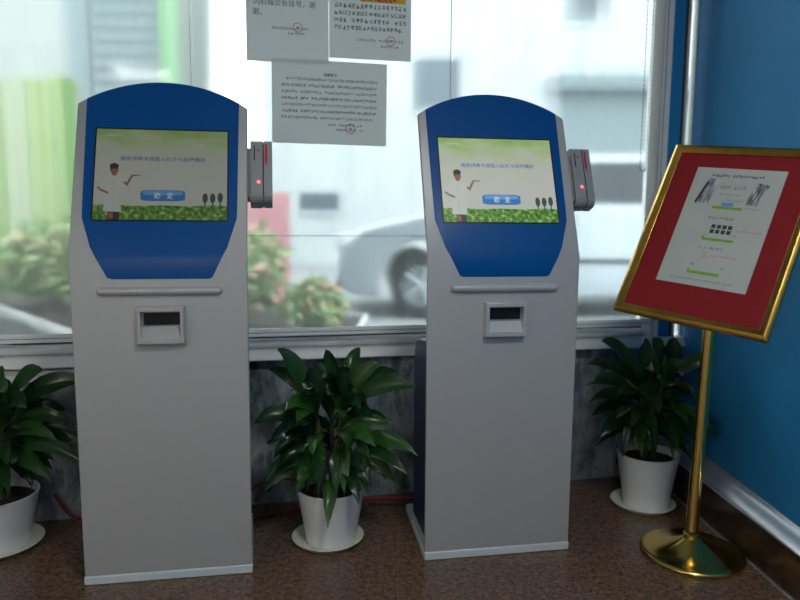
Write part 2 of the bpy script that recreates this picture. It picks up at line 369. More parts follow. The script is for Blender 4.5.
# ------------------------------------------------------------------ sheer blinds in front of the glass
def blind(s0, s1, label, seam=None, chain=None, seed=0):
    rng = random.Random(seed)
    t = empty('sheer_blind', wpt((s0 + s1) / 2, -.022, .745), WYAW, label, 'blind', 'sheer blinds hung across the window')
    w = (s1 - s0) / 2; zt = 2.66 - .745
    nx = max(10, int((s1 - s0) / .025)); nz = 10; b = MB(); ph = [rng.uniform(0, 6) for _ in range(4)]
    fl = lambda x, z: .0035 * math.sin(x * 23 + ph[0]) + .0025 * math.sin(x * 51 + ph[1] + z * .7) + .002 * math.sin(x * 9 + z * 1.3 + ph[2])
    vs = [(-w + 2 * w * i / nx, fl(-w + 2 * w * i / nx, j), .03 + (zt - .03) * j / nz) for j in range(nz + 1) for i in range(nx + 1)]
    b.add(vs, [(j * (nx + 1) + i, j * (nx + 1) + i + 1, (j + 1) * (nx + 1) + i + 1, (j + 1) * (nx + 1) + i) for j in range(nz) for i in range(nx)])
    fb = b.build('fabric', M['sheer'], t, smooth=True, fix=False)
    b = MB()
    b.prism([(.006, .0), (-.020, .0), (-.020, .002), (-.010, .013), (.006, .013)], 'x', -w, w, 0); b.box(-w, w, -.009, .005, .013, .016, 1)
    b.prism([(.006, .016), (-.016, .016), (-.016, .018), (-.004, .030), (.006, .030)], 'x', -w, w, 0)
    b.build('bottom_rail', [M['white_alu'], M['grey_seal']], t)
    b = MB(); b.tube([(-w, 0, zt + .01), (w, 0, zt + .01)], .024, 14); b.build('roller', M['white_alu'], t, smooth=True)
    if seam: b = MB(); b.box(-w, w, -.0095, -.0075, seam - .745 - .0012, seam - .745 + .0012); b.build('weld_seam', M['bead'], t)
    b = MB()
    b.box(w - .0016, w, -.008, .001, .03, zt)
    b.build('side_hem', M['bead'], t)
    if chain:
        x0 = chain - (s0 + s1) / 2; b = MB(); pts = []
        zb = 1.46 - .745
        for z in [zt - .02 * k for k in range(int((zt - zb - .015) / .02))]: pts.append((x0, z)); pts.append((x0 + .03, z))
        for k in range(7): a = PI + PI * (k) / 6; pts.append((x0 + .015 + .015 * math.cos(a), zb + .015 + .015 * math.sin(a)))
        for x, z in pts: b.lathe([(.0001, z - .0035), (.003, z - .002), (.0036, z), (.003, z + .002), (.0001, z + .0035)], 6, 0, x, -.022)
        for dx in (0, .03): b.tube([(x0 + dx, -.022, zb + .012), (x0 + dx, -.022, zt)], .0009, 5)
        b.build('bead_chain', M['bead'], t, smooth=True)
    return t
blind(-3.55, -1.70, 'pale sheer blind with the greenish street view behind the first kiosk', seed=1)
blind(-1.693, -.642, 'pale sheer blind between the two kiosks, with three printed notices on it', seam=1.164, seed=2)
blind(-.634, .352, 'pale sheer blind with a bead chain, reaching to the window jamb by the blue wall', chain=.252, seed=3)

# crumpled plastic draught strip on the sill
rng = random.Random(5)
b = MB(); n = 150; sec = 12; vs = []
for i in range(n + 1):
    s = -3.6 + (3.6 + .34) * i / n
    r = .0175 + .0028 * math.sin(s * 7.3 + 1) + .0022 * math.sin(s * 17.1) + .001 * math.sin(s * 43)
    for k in range(sec):
        a = 2 * PI * k / sec; vs.append((s, .012 + r * .9 * math.cos(a), .687 + r * (1 + math.sin(a))))
b.add(vs, [(i * sec + k, i * sec + (k + 1) % sec, (i + 1) * sec + (k + 1) % sec, (i + 1) * sec + k) for i in range(n) for k in range(sec)] + [tuple(range(sec)), tuple(range(n * sec, n * sec + sec))])
tag(on_window_wall(b.build('draught_strip', M['crumple'], smooth=True, angle=80)), 'lumpy pale plastic draught strip lying along the window sill under the blinds', 'draught strip')

# ------------------------------------------------------------------ notices stuck on the blind
def notice(s0, s1, z0, z1, label, painter, tilt=0):
    b = MB(); w = s1 - s0; h = z1 - z0
    b.poly([(0, -.0012, 0), (w, -.0012, 0), (w, -.0012, h), (0, -.0012, h)], 0)
    def put(quads, mi, lvl=1):
        for q in quads: b.poly([(x, -.0012 - .0003 * lvl, z) for x, z in q], mi)
    painter(put, w, h)
    o = b.build('printed_notice', [M['thin_paper'], M['ink'], M['ink_soft'], M['stamp'], M['highlight'], M['red_mark']], fix=False)
    o.location = wpt(s0, -.034, z0); o.rotation_euler = (0, tilt, WYAW)
    return tag(o, label, 'notice', 'printed notices on the window')
def p_left(put, w, h):
    r = random.Random(11)
    v, f = text_polys('内科候诊处挂号，谢', width=w * .74, cx=w * .47, cy=.228)
    put([[v[i] for i in q] for q in f], 1); v, f = text_polys('谢。', height=.026, cx=w * .135, cy=.191)
    put([[v[i] for i in q] for q in f], 1)
    put(strokes(r, .04, .256, w - .08, .028, 9), 1)
    put(strokes(r, w * .3, .128, w * .46, .010, 13, bold=.9), 2); put(strokes(r, w * .5, .108, w * .2, .010, 7, bold=.9), 2)
    put(ring(w * .62, .138, .019, .003), 3, 2); put(star(w * .62, .138, .008), 3, 2)
def p_right(put, w, h):
    r = random.Random(12)
    put([[(w * .37, .226), (w * .93, .226), (w * .93, .262), (w * .37, .262)]], 4, 1); put(strokes(r, w * .39, .229, w * .52, .016, 11, bold=1.1), 5, 2)
    put(strokes(r, .03, .26, w * .3, .016, 6), 1)
    for k in range(4):
        x1 = w * (.94 if k < 3 else .88)
        put(strokes(r, w * .06, .199 - k * .0285, x1 - w * .06, .0165, 17, gap=.25, bold=.8), 1)
        if k == 0: put([[(w * .24, .198), (w * .42, .198), (w * .42, .200), (w * .24, .200)]], 5, 2)
    put(strokes(r, w * .34, .072, w * .56, .010, 15, bold=.9), 2); put(strokes(r, w * .62, .049, w * .22, .010, 6, bold=.9), 2)
    put(ring(w * .75, .078, .019, .003), 3, 2); put(star(w * .75, .078, .008), 3, 2)
def p_low(put, w, h):
    r = random.Random(13)
    v, f = text_polys('温馨提示', width=.055, cx=w * .5, cy=h * .83, bold=.012); put([[v[i] for i in q] for q in f], 1)
    for k in range(7):
        x0 = w * (.12 if k == 0 else .08); put(strokes(r, x0, h * (.755 - k * .076), w * (.91 if k < 6 else .88) - x0, .0105, 36, gap=.2, bold=.95), 1 if k % 2 else 2)
    put(strokes(r, w * .48, h * .225, w * .3, .009, 13), 2); put(strokes(r, w * .55, h * .17, w * .24, .009, 8), 2)
    put(ring(w * .68, h * .2, .021, .003), 3, 2); put(star(w * .68, h * .2, .008), 3, 2)
notice(-1.486, -1.160, 1.857, 2.30, 'upper white printed notice beside the highlighted one, with large black characters and a red stamp', p_left)
notice(-1.158, -.818, 1.886, 2.31, 'white printed notice with a yellow highlighted line and a red stamp', p_right)
notice(-1.391, -.921, 1.541, 1.874, 'wide white notice with small dense text, stuck under the two other notices', p_low, R(.4))

# ------------------------------------------------------------------ self-service kiosks
ZK = 1.11; TILT = R(21.5); CT, ST = math.cos(TILT), math.sin(TILT)
def fold(u, l, d=0.0):
    """point on the kiosk front: u across, l along the front above (+) or below (-) the fold, d out of the surface"""
    if abs(l) < 1e-9: return (u, -d, ZK + d * math.tan(TILT / 2))
    if l < 0: return (u, -d, ZK + l)
    return (u, l * ST - d * CT, ZK + l * CT + d * ST)
def split_fold(pts):
    lo, hi = [], []
    n = len(pts)
    for i in range(n):
        p, q = pts[i], pts[(i + 1) % n]
        (lo if p[1] < 0 else hi).append(p)
        if abs(p[1]) < 1e-9: lo.append(p)
        if (p[1] < -1e-9 and q[1] > 1e-9) or (p[1] > 1e-9 and q[1] < -1e-9):
            t = p[1] / (p[1] - q[1]); x = (p[0] + (q[0] - p[0]) * t, 0.0); lo.append(x); hi.append(x)
    return lo, hi
def fold_plate(b, pts, d0, d1, mi=0):
    lo, hi = split_fold(pts)
    for part in (lo, hi):
        if len(part) < 3: continue
        b.poly([fold(*p, d1) for p in part], mi); b.poly([fold(*p, d0) for p in part][::-1], mi)
    full = []
    n = len(pts)
    for i in range(n):
        p, q = pts[i], pts[(i + 1) % n]; full.append(p)
        if (p[1] < -1e-9 and q[1] > 1e-9) or (p[1] > 1e-9 and q[1] < -1e-9):
            t = p[1] / (p[1] - q[1]); full.append((p[0] + (q[0] - p[0]) * t, 0.0))
    n = len(full)
    for i in range(n):
        p, q = full[i], full[(i + 1) % n]; b.poly([fold(*p, d1), fold(*q, d1), fold(*q, d0), fold(*p, d0)], mi)
def arch(x0, l0, x1, l1, n=20):
    """circular arch from (x0,l0) rising to l1 at the middle, falling to (x1,l0)"""
    w = (x1 - x0) / 2; h = l1 - l0; r = (w * w + h * h) / (2 * h); cx = (x0 + x1) / 2; cy = l1 - r; a0 = math.atan2(l0 - cy, x0 - cx); a1 = math.atan2(l0 - cy, x1 - cx)
    return [(cx + r * math.cos(a0 + (a1 - a0) * k / n), cy + r * math.sin(a0 + (a1 - a0) * k / n)) for k in range(n + 1)]
def rrect(x0, x1, y0, y1, r, n=5):
    p = []
    for cx, cy, a in ((x1 - r, y0 + r, -PI / 2), (x1 - r, y1 - r, 0), (x0 + r, y1 - r, PI / 2), (x0 + r, y0 + r, PI)):
        p += [(cx + r * math.cos(a + PI / 2 * k / n), cy + r * math.sin(a + PI / 2 * k / n)) for k in range(n + 1)]
    return p

SW = .213; S0, S1 = .126, .452                         # screen: half width, bottom and top along the tilted front
def make_display(es, text_col, parent):
    names = ['picture', 'grass', 'coat', 'skin', 'hair', 'button', 'button_top', 'white', 'text', 'tree', 'shade', 'frame']
    sx = '_dim' if es < .25 else ''
    mats = [display_mat('screen_picture' + sx, es), grass_mat('screen_grass' + sx, es), glow('screen_coat' + sx, (202, 208, 200), es), glow('screen_skin' + sx, (150, 104, 92), es), glow('screen_hair' + sx, (62, 58, 52), es),
            glow('screen_button' + sx, (62, 128, 196), es), glow('screen_button_light' + sx, (110, 168, 220), es), glow('screen_white' + sx, (225, 235, 245), es), glow('screen_text' + sx, text_col, es),
            glow('screen_tree' + sx, (66, 84, 82), es), glow('screen_shade' + sx, (178, 186, 178), es), M['black']]
    b = MB(); W2, Hh = 2 * SW, S1 - S0
    def P(u, v, lvl): return fold(-SW + u * W2, S0 + v * Hh, .0056 + .00022 * lvl)
    def put(q, mi, lvl): b.poly([P(u, v, lvl) for u, v in q], mi)
    put([(0, 0), (1, 0), (1, 1), (0, 1)], 0, 0)
    put([(0, 0), (1, 0), (1, .155), (.9, .165), (.7, .15), (.5, .16), (.3, .15), (.15, .165), (0, .16)], 1, 1)
    for cx, hh in ((.832, .19), (.890, .19), (.948, .2)):
        put(ell(cx, .10 + hh * .75, .021, .055), 9, 2); put([(cx - .005, .13), (cx + .005, .13), (cx + .005, .2), (cx - .005, .2)], 9, 2)
    # presenter in a white coat
    put([(.075, .09), (.205, .085), (.2, .3), (.215, .36), (.21, .44), (.17, .49), (.12, .49), (.075, .45), (.06, .36), (.08, .28)], 2, 2)
    put([(.075, .45), (.03, .36), (.035, .33), (.07, .35), (.085, .40)], 2, 3)
    put([(.03, .36), (.055, .33), (.11, .30), (.108, .275), (.05, .31), (.022, .345)], 3, 4)
    put([(.11, .0), (.195, .0), (.195, .085), (.11, .085)], 4, 2); put([(.115, .01), (.15, .01), (.15, .075), (.115, .075)], 3, 3)
    put([(.195, .42), (.24, .36), (.25, .385), (.2, .47)], 2, 3)
    put([(.215, .40), (.245, .365), (.268, .43), (.285, .475), (.34, .478), (.337, .49), (.275, .492), (.25, .435), (.24, .40), (.222, .42)], 3, 4)
    put(ell(.145, .545, .03, .06), 3, 3); put(ell(.143, .585, .034, .032), 4, 4); put([(.112, .54), (.122, .54), (.125, .59), (.112, .59)], 4, 4)
    put([(.13, .48), (.16, .48), (.16, .5), (.13, .5)], 3, 3); put([(.14, .1), (.143, .1), (.143, .47), (.14, .47)], 10, 4)
    # button and lettering
    put([(.345 + (x) * .335, .205 + y * .12) for x, y in rrect(0, 1, 0, 1, .2)], 5, 1)
    put([(.365 + (x) * .295, .268 + y * .05) for x, y in rrect(0, 1, 0, 1, .3)], 6, 2)
    for body, u, v, wu, hv, mi in (('确', .47, .264, .045, .07, 7), ('定', .565, .264, .045, .07, 7)):
        vs, fs = text_polys(body, wu, hv, u, v, .02)
        for f in fs: put([vs[i] for i in f], mi, 3)
    vs, fs = text_polys('请将健康卡或插入右方卡后按确定', .65, .05, .505, .672, .01)
    for f in fs: put([vs[i] for i in f], 8, 2)
    put([(.08, .925), (.2, .925), (.2, .93), (.08, .93)], 7, 2)
    b.uvf = lambda c: ((c.x + SW) / W2, ((c.z - ZK) / CT - S0) / Hh)
    o = b.build('screen', mats, parent, fix=False)
    return o

def make_kiosk(loc, yaw, label, es, text_col):
    t = empty('self_service_kiosk', loc, yaw, label, 'kiosk', 'self-service kiosks in front of the window')
    # base plate
    b = MB(); b.prism([(-.279, -.008), (.279, -.008), (.262, .43), (-.268, .43)], 'z', 0, .031); b.build('base_plate', M['base_white'], t, bevel=.004)
    # dark cabinet behind the front
    prof = [(.012, .031), (.345, .031), (.345, .70), (.335, .735), (.31, .762), (.27, .775), (.075, .80), (.062, .84), (.062, 1.10), (.062 + .50 * ST, 1.10 + .50 * CT), (.008 + .50 * ST, 1.11 + .50 * CT), (.012, 1.11)]
    b = MB(); b.prism(prof, 'x', -.255, .240); b.build('cabinet', M['navy'], t, bevel=.006)
    # silver front: one folded sheet with arched top
    out = [(-.277, .031 - ZK), (.277, .031 - ZK), (.2795, 0.0), (.2805, .546)] + arch(-.252, .566, .252, .638)[::-1] + [(-.2805, .546), (-.2795, 0.0)]
    b = MB(); fold_plate(b, out, -.012, .004); b.build('front_shell', M['silver'], t, bevel=.003)
    # blue fascia
    blue = [(-.150, -.071), (.156, -.071), (.166, -.066), (.216, .035), (.220, .05), (.2455, .135), (.2465, .18), (.2515, .562)] + arch(-.2515, .5645, .2515, .636)[::-1] + [(-.2515, .562), (-.2465, .18), (-.2455, .135), (-.220, .05), (-.216, .035), (-.164, -.066)]
    b = MB(); fold_plate(b, blue, .0041, .0062); fc = b.build('fascia_panel', M['blue_plastic'], t, bevel=.0008, seg=1)
    # screen with thin black bezel
    b = MB()
    e = .0045
    for q in ((-SW - e, SW + e, S0 - e, S0), (-SW - e, SW + e, S1, S1 + e), (-SW - e, -SW, S0, S1), (SW, SW + e, S0, S1)):
        pts = [(q[0], q[2]), (q[1], q[2]), (q[1], q[3]), (q[0], q[3])]; fold_plate(b, pts, .005, .0078)
    bz = b.build('screen_bezel', M['black'], t)
    sc = make_display(es, text_col, t); sc.location = (0, -.0012, .0004)
    # bar below the screen
    b = MB(); b.tube([(-.195, -.0075, 1.000), (-.189, -.0095, 1.000), (.189, -.0095, 1.000), (.195, -.0075, 1.000)], [.007, .0135, .0135, .007], 16); b.build('hand_rest_bar', M['rail_silver'], t, smooth=True)
    # receipt outlet: bevelled frame with a dark slot
    b = MB(); d = -.034; i = .016
    x0, x1, z0, z1 = -.077, .077, .822, .952
    outer = [(x0, z0), (x1, z0), (x1, z1), (x0, z1)]; inn = [(x0 + .016, z0 + .024), (x1 - .014, z0 + .024), (x1 - .014, z1 - .018), (x0 + .016, z1 - .018)]
    rim = [(x0 + .004, z0 + .006), (x1 - .004, z0 + .006), (x1 - .004, z1 - .004), (x0 + .004, z1 - .004)]
    for k in range(4):
        j = (k + 1) % 4
        b.poly([(outer[k][0], -.004, outer[k][1]), (outer[j][0], -.004, outer[j][1]), (rim[j][0], d, rim[j][1]), (rim[k][0], d, rim[k][1])])
        b.poly([(rim[k][0], d, rim[k][1]), (rim[j][0], d, rim[j][1]), (inn[j][0], d, inn[j][1]), (inn[k][0], d, inn[k][1])])
        b.poly([(inn[k][0], d, inn[k][1]), (inn[j][0], d, inn[j][1]), (inn[j][0], -.006, inn[j][1]), (inn[k][0], -.006, inn[k][1])])
    b.poly([(inn[0][0], -.006, inn[0][1]), (inn[1][0], -.006, inn[1][1]), (inn[2][0], -.006, inn[2][1]), (inn[3][0], -.006, inn[3][1])])
    # sloping catch tray inside
    b.poly([(inn[0][0], -.03, inn[0][1]), (inn[1][0], -.03, inn[1][1]), (inn[1][0], -.0065, inn[1][1] + .034), (inn[0][0], -.0065, inn[0][1] + .034)])
    rc = b.build('receipt_outlet', M['rail_silver'], t, bevel=.0015)
    b = MB(); b.box(-.054, .058, -.012, -.0061, .888, .928); b.build('paper_slot', M['black'], rc)
    # card reader on the side of the head
    rd = MB()
    def rbox(u0, u1, l0, l1, d0, d1, curve=.02):
        pr = [(l1, d0), (l1, d1 - .006), (l1 - .006, d1), (l0 + curve, d1)] + [(l0 + curve - curve * math.sin(a), d1 - curve * (1 - math.cos(a))) for a in (PI / 8, PI / 4, 3 * PI / 8, PI / 2)] + [(l0, d0)]
        vs = [fold(u0, l, d) for l, d in pr] + [fold(u1, l, d) for l, d in pr]; n = len(pr)
        rd.add(vs, [tuple(range(n)), tuple(range(n, 2 * n))[::-1]] + [(i, (i + 1) % n, n + (i + 1) % n, n + i) for i in range(n)])
    L0, L1 = .194, .421; K = .019
    rbox(.290, .332, L0, L1, -.05, .012, .03); rbox(.336, .364, L0, L1, -.05, .012, .03); rbox(.33, .338, L0 + .004, L1 - .002, -.05, -.006, .02); rbox(.279, .291, L0 + .02, L1 - .02, -.045, -.004, .01)
    ro = rd.build('card_reader', M['reader_grey'], t)
    def decal(name, polys, m, d=.0126):
        b = MB()
        for q in polys: b.poly([fold(u, l, d) for u, l in q]); b.poly([fold(u, l, d - .0004) for u, l in q][::-1])
        return b.build(name, m, ro, fix=False)
    decal('swipe_groove', [[(.3325, L0 + .028), (.3355, L0 + .028), (.3355, L1 - .008), (.3325, L1 - .008)]], M['black'])
    decal('slot_mark', [[(.302, .325 + K), (.306, .325 + K), (.306, .382 + K), (.302, .382 + K)]], M['black'])
    decal('arrow_mark', [[(.3165, .358 + K), (.322, .364 + K), (.3165, .370 + K)], [(.312, .362 + K), (.317, .362 + K), (.317, .366 + K), (.312, .366 + K)]], M['red_mark'])
    decal('direction_mark', [[(.339, .335 + K), (.348, .335 + K), (.348, .388 + K), (.341, .388 + K)], [(.338, .335 + K), (.351, .335 + K), (.343, .305 + K)]], M['red_mark'])
    b = MB(); b.poly([fold(u, l, .0135) for u, l in ell(.318, .246 + K, .005, .005, 14)]); b.build('indicator_light', M['led'], ro, fix=False)
    return t
make_kiosk((-.785, 2.250, 0), R(9.8), 'silver and blue self-service kiosk nearest the biggest plant pot, with the dimmer screen', .155, (92, 100, 170))
make_kiosk((.370, 2.440, 0), R(9.9), 'silver and blue self-service kiosk nearer the brass sign stand, with the brighter screen', .36, (84, 104, 190))

# ------------------------------------------------------------------ potted plants
def leaf_mesh(b, base, ctrl, tip, width, rng, fold_a=.28, shown=False):
    width *= .92
    base, ctrl, tip = Vector(base), Vector(ctrl), Vector(tip); n = 10; rows = []
    wob = rng.uniform(0, 6); tw = rng.uniform(-.6, .6); face = Vector((rng.uniform(-.5, .5), rng.uniform(-1.3, .3), rng.uniform(.5, 1.1))).normalized()
    if shown: face = Vector((rng.uniform(-.4, .4), -1.0, rng.uniform(.3, .8))).normalized(); tw *= .6
    for i in range(n + 1):
        t = i / n; p = base * (1 - t) ** 2 + ctrl * 2 * t * (1 - t) + tip * t * t
        d = ((ctrl - base) * (1 - t) + (tip - ctrl) * t).normalized()
        side = d.cross(face)
        if side.length < .1: side = Vector((math.cos(wob), math.sin(wob), 0))
        side.normalize(); nn = side.cross(d).normalized()
        a = tw * (t - .2); sd = side * math.cos(a) + nn * math.sin(a); nn = sd.cross(d).normalized()
        prof = [.12, .2, .42, .68, .88, .99, 1.0, .9, .7, .4, .02][i]
        w = width * prof / 2; wave = .006 * math.sin(t * 9 + wob)
        rows.append([p - sd * w * math.cos(fold_a) + nn * (w * math.sin(fold_a) + wave), p - sd * w * .5 * math.cos(fold_a) + nn * w * .42 * math.sin(fold_a), p, p + sd * w * .5 * math.cos(fold_a) + nn * w * .42 * math.sin(fold_a), p + sd * w * math.cos(fold_a) + nn * (w * math.sin(fold_a) - wave)])
    vs = [q for r in rows for q in r]
    b.add(vs, [(i * 5 + k, i * 5 + k + 1, (i + 1) * 5 + k + 1, (i + 1) * 5 + k) for i in range(n) for k in range(4)])

def plant(loc, label, slabel, pot_r, pot_h, ribs, tips, stems, extra, reach, ztop, seed, wbase=.07, off=(0, 0)):
    rng = random.Random(seed)
    # saucer
    sr = pot_r * 1.04
    b = MB(); b.lathe([(.0001, .004), (sr * .78, .004), (sr * .95, .018), (sr, .024), (sr * 1.012, .022), (sr * .82, .0), (.0001, 0)], 48)
    s = b.build('plant_saucer', M['cream_saucer'], smooth=True); s.location = loc; tag(s, slabel, 'saucer', 'saucers under the plant pots')
    loc = (loc[0] + off[0], loc[1] + off[1], 0)
    t = empty('potted_plant', (loc[0], loc[1], .0045), 0, label, 'plant', 'broad-leaved plants in white pots')
    prof = [(.0001, 0), (pot_r * .70, 0)]; nz = 26 if ribs else 6
    for k in range(nz + 1):
        f = k / nz; r = pot_r * (.715 + .265 * f) + (.0016 * math.sin(f * nz * PI) if False else (.0012 * (k % 2) if ribs else 0)); prof.append((r, .004 + f * (pot_h - .012)))
    prof += [(pot_r, pot_h - .006), (pot_r, pot_h), (pot_r * .95, pot_h), (pot_r * .93, pot_h - .02), (pot_r * .90, pot_h - .05)]
    b = MB(); b.lathe(prof, 56); b.build('pot', M['white_pot'], t, smooth=True)
    b = MB(); b.lathe([(pot_r * .915, pot_h - .03), (pot_r * .5, pot_h - .024), (.0001, pot_h - .02)], 32); b.build('soil', M['soil'], t, smooth=True)
    tops = []
    for (dx, dy, z) in stems:
        b = MB(); b.tube([(dx * .5, dy * .5, pot_h - .03), (dx * .8, dy * .8, (z + pot_h) / 2), (dx, dy, z)], [.011, .010, .007], 8); b.build('stem', M['stem'], t, smooth=True); tops.append(Vector((dx, dy, z)))
    b = MB()
    def stem_near(x, y, z):
        c = min(tops, key=lambda p: (p.x - x) ** 2 + (p.y - y) ** 2 + .3 * (p.z - z) ** 2)
        zz = max(pot_h + .02, min(c.z, pot_h + .04 + (z - pot_h) * .62)); f = (zz - pot_h) / max(.01, c.z - pot_h)
        return Vector((c.x * (.5 + .5 * f), c.y * (.5 + .5 * f), zz))
    for tp in tips:
        x, y, z = tp[:3]; y = min(y, WO.y + (loc[0] + x - WO.x) * math.tan(WYAW) - loc[1] - .075); w = tp[3] if len(tp) > 3 else wbase; bs = stem_near(x, y, z)
        dxy = Vector((x - bs.x, y - bs.y, 0)); dz = z - bs.z
        if len(tp) > 4: up = tp[4]
        else: up = max(.05, .12 - .1 * dz)
        ct = bs + dxy * .5 + Vector((0, 0, max(dz, 0) * .55 + up)); leaf_mesh(b, bs, ct, (x, y, z), w, rng, shown=True)
    for k in range(10):                                    # low drooping leaves in front
        a = -PI * (k + .5) / 10 + rng.uniform(-.1, .1); rad = pot_r * rng.uniform(.85, 1.35); z = pot_h + rng.uniform(-.01, .10)
        x, y = rad * math.cos(a), rad * math.sin(a); bs = stem_near(x * .5, y * .5, pot_h + .2)
        leaf_mesh(b, bs, bs + Vector(((x - bs.x) * .6, (y - bs.y) * .6, .06)), (x, y, z), wbase * rng.uniform(.75, 1.0), rng, shown=True)
    for k in range(extra):
        az = k * 2.399 + rng.uniform(-.3, .3); f = (k + .5) / extra; z = ztop * (.97 - .62 * f) + rng.uniform(-.03, .03)
        rad = reach * (.25 + .75 * min(1, f * 1.7)) * rng.uniform(.75, 1.02); x, y = rad * math.cos(az), rad * math.sin(az) * .9
        wall_y = WO.y + (loc[0] + x - WO.x) * math.tan(WYAW) - loc[1] - .075; y = min(y, wall_y)
        if loc[0] + x > 1.31: x = 1.31 - loc[0]
        bs = stem_near(x, y, z + .06); dz = z - bs.z
        ct = bs + Vector((x - bs.x, y - bs.y, 0)) * .5 + Vector((0, 0, max(dz, 0) * .6 + .06)); leaf_mesh(b, bs, ct, (x, y, z), wbase * rng.uniform(.8, 1.08), rng)
    b.build('foliage', M['leaf'], t, smooth=True, fix=False, angle=80)
    return t
mid_tips = [(-.194, -.02, .75, .075), (-.012, -.06, .755, .062), (-.244, .05, .655, .055), (.105, .1, .735, .06), (.06, -.08, .70, .06), (.194, -.02, .69, .065), (.325, -.09, .625, .075), (.25, .1, .64, .06), (-.27, -.08, .483, .085), (-.21, -.12, .42, .08),
            (.33, -.12, .378, .07), (.29, -.15, .32, .065), (-.236, -.1, .262, .07), (-.21, -.05, .34, .06), (.008, -.2, .135, .062, .1), (.27, -.1, .25, .055), (-.08, -.14, .62, .07), (.12, -.15, .56, .065), (-.1, -.2, .26, .06), (.12, -.19, .22, .065), (.18, -.16, .42, .07), (-.15, -.14, .55, .06)]
plant((-.272, 2.545, 0), 'dark green potted plant in a smooth white pot, between the two kiosks', 'cream saucer on the granite between the two kiosks', .132, .215, False, mid_tips, [(-.05, .0, .48), (.04, -.01, .50), (.0, .05, .44)], 56, .26, .72, 4, off=(.012, 0))
right_tips = [(a[0] * 1.1 - .022 if a[0] < .2 else a[0],) + a[1:] for a in [(-.195, -.05, .735, .08), (-.035, -.05, .742, .075), (.095, -.04, .742, .085), (.04, .06, .73, .06), (.225, -.08, .65, .08), (-.25, 0, .62, .055), (-.25, -.05, .54, .06), (-.24, -.05, .46, .065), (-.2, -.1, .33, .075), (-.22, -.03, .40, .06), (.165, -.24, .42, .05), (.20, -.2, .36, .06),
              (.09, -.12, .62, .08), (-.08, -.12, .6, .08), (.15, -.1, .5, .08), (.0, -.16, .45, .08), (-.1, -.17, .4, .07), (.1, -.18, .33, .07)]]
plant((1.070, 2.895, 0), 'dark green plant in a ribbed white pot in the corner behind the brass sign stand', 'cream saucer on the granite in the corner by the blue wall', .130, .235, True, right_tips, [(-.04, .0, .50), (.04, -.01, .52), (.0, .04, .46)], 54, .25, .70, 9, off=(.012, 0))
left_tips = [(a[0] + .075,) + a[1:] for a in [(.15, -.03, .68, .085), (.285, .03, .63, .085), (.30, -.02, .40, .075), (.29, -.07, .36, .06), (.12, -.1, .56, .085), (.06, -.12, .62, .07), (.2, -.12, .30, .07), (.1, -.2, .28, .08), (.24, -.02, .48, .06), (0, -.2, .45, .08), (.02, -.05, .69, .07), (.06, -.22, .24, .07), (.22, -.1, .44, .06), (.17, .08, .5, .07)]]
plant((-1.512, 2.475, 0), 'dark green potted plant in the biggest white pot, partly out of the photo', 'cream saucer on the granite under the biggest plant pot', .152, .205, True, left_tips, [(-.05, .0, .46), (.05, -.01, .48), (.0, .05, .42)], 54, .25, .66, 14)

# ------------------------------------------------------------------ cables on the floor behind the kiosks
def cable(name, pts, r, m, label):
    b = MB(); P = [wpt(s, y, z) for s, y, z in pts]; out = []
    for i in range(len(P) - 1):
        p0, p1, p2, p3 = P[max(i - 1, 0)], P[i], P[i + 1], P[min(i + 2, len(P) - 1)]
        for k in range(8):
            t = k / 8; out.append(.5 * ((2 * p1) + (p2 - p0) * t + (2 * p0 - 5 * p1 + 4 * p2 - p3) * t * t + (3 * p1 - p0 - 3 * p2 + p3) * t ** 3))
    out.append(P[-1]); b.tube(out, r, 8); return tag(b.build(name, m, smooth=True), label, 'cable')
cable('power_cable', [(-2.28, -.03, .12), (-2.2, -.05, .02), (-2.05, -.07, .0062), (-1.7, -.09, .0062), (-1.45, -.13, .0062), (-1.2, -.06, .0062), (-.95, -.05, .0062), (-.72, -.09, .0062), (-.6, -.07, .0062)], .006, M['red_cable'], 'red power cable lying along the foot of the marble wall')
cable('power_cable', [(-1.55, -.035, .05), (-1.42, -.03, .115), (-1.28, -.03, .1), (-1.15, -.03, .03), (-1.0, -.03, .0052)], .0045, M['red_cable'], 'thin red cable looping up against the marble wall between the kiosks')
cable('power_cable', [(-1.0, -.10, .0052), (-.85, -.13, .0052), (-.7, -.135, .0052), (-.55, -.1, .0052)], .005, M['black_cable'], 'black cable lying on the floor beside the second kiosk')

# ------------------------------------------------------------------ brass sign stand
st = empty('sign_stand', (1.100, 2.452, 0), 0, 'polished brass sign stand with a tilted red framed board, by the blue wall', 'sign stand')
b = MB(); pr = [(.0001, .0), (.178, .0), (.184, .004), (.186, .010), (.184, .015), (.176, .019)]
for k in range(1, 15):
    f = k / 14; r = .176 * (1 - f) + .022 * f; pr.append((r, .019 + .055 * (f ** 2.0)))
pr += [(.0001, .076)]
b.lathe(pr, 72); b.build('base', M['brass'], st, smooth=True, angle=50)
b = MB(); b.tube([(-.004, 0.005, .07), (.030, .02, 1.13)], .0225, 28); b.build('post', M['brass'], st, smooth=True)
b = MB(); b.lathe([(.0225, .066), (.030, .068), (.030, .082), (.0225, .088)], 24, 0, -.004, 0); b.build('collar', M['brass'], st, smooth=True)
BC = Vector((1.0312, 2.255, 1.2001)); ex = Vector((.7052, -.7025, -.0957)).normalized(); dn = Vector((-.3964, -.2787, -.8748)); ey = -(dn - dn.dot(ex) * ex).normalized(); ez = ex.cross(ey).normalized()
BM = Matrix.Identity(4)
for i, a in enumerate((ex, ey, ez)):
    for j in range(3): BM[j][i] = a[j]
for j in range(3): BM[j][3] = BC[j]
BL = Matrix.Translation(-Vector((1.100, 2.452, 0))) @ BM
def board(b, name, mats, bevel=0, parent=st, fix=True, smooth=False):
    o = b.build(name, mats, parent, bevel=bevel, fix=fix, smooth=smooth)
    if parent is st: o.matrix_local = BL
    return o
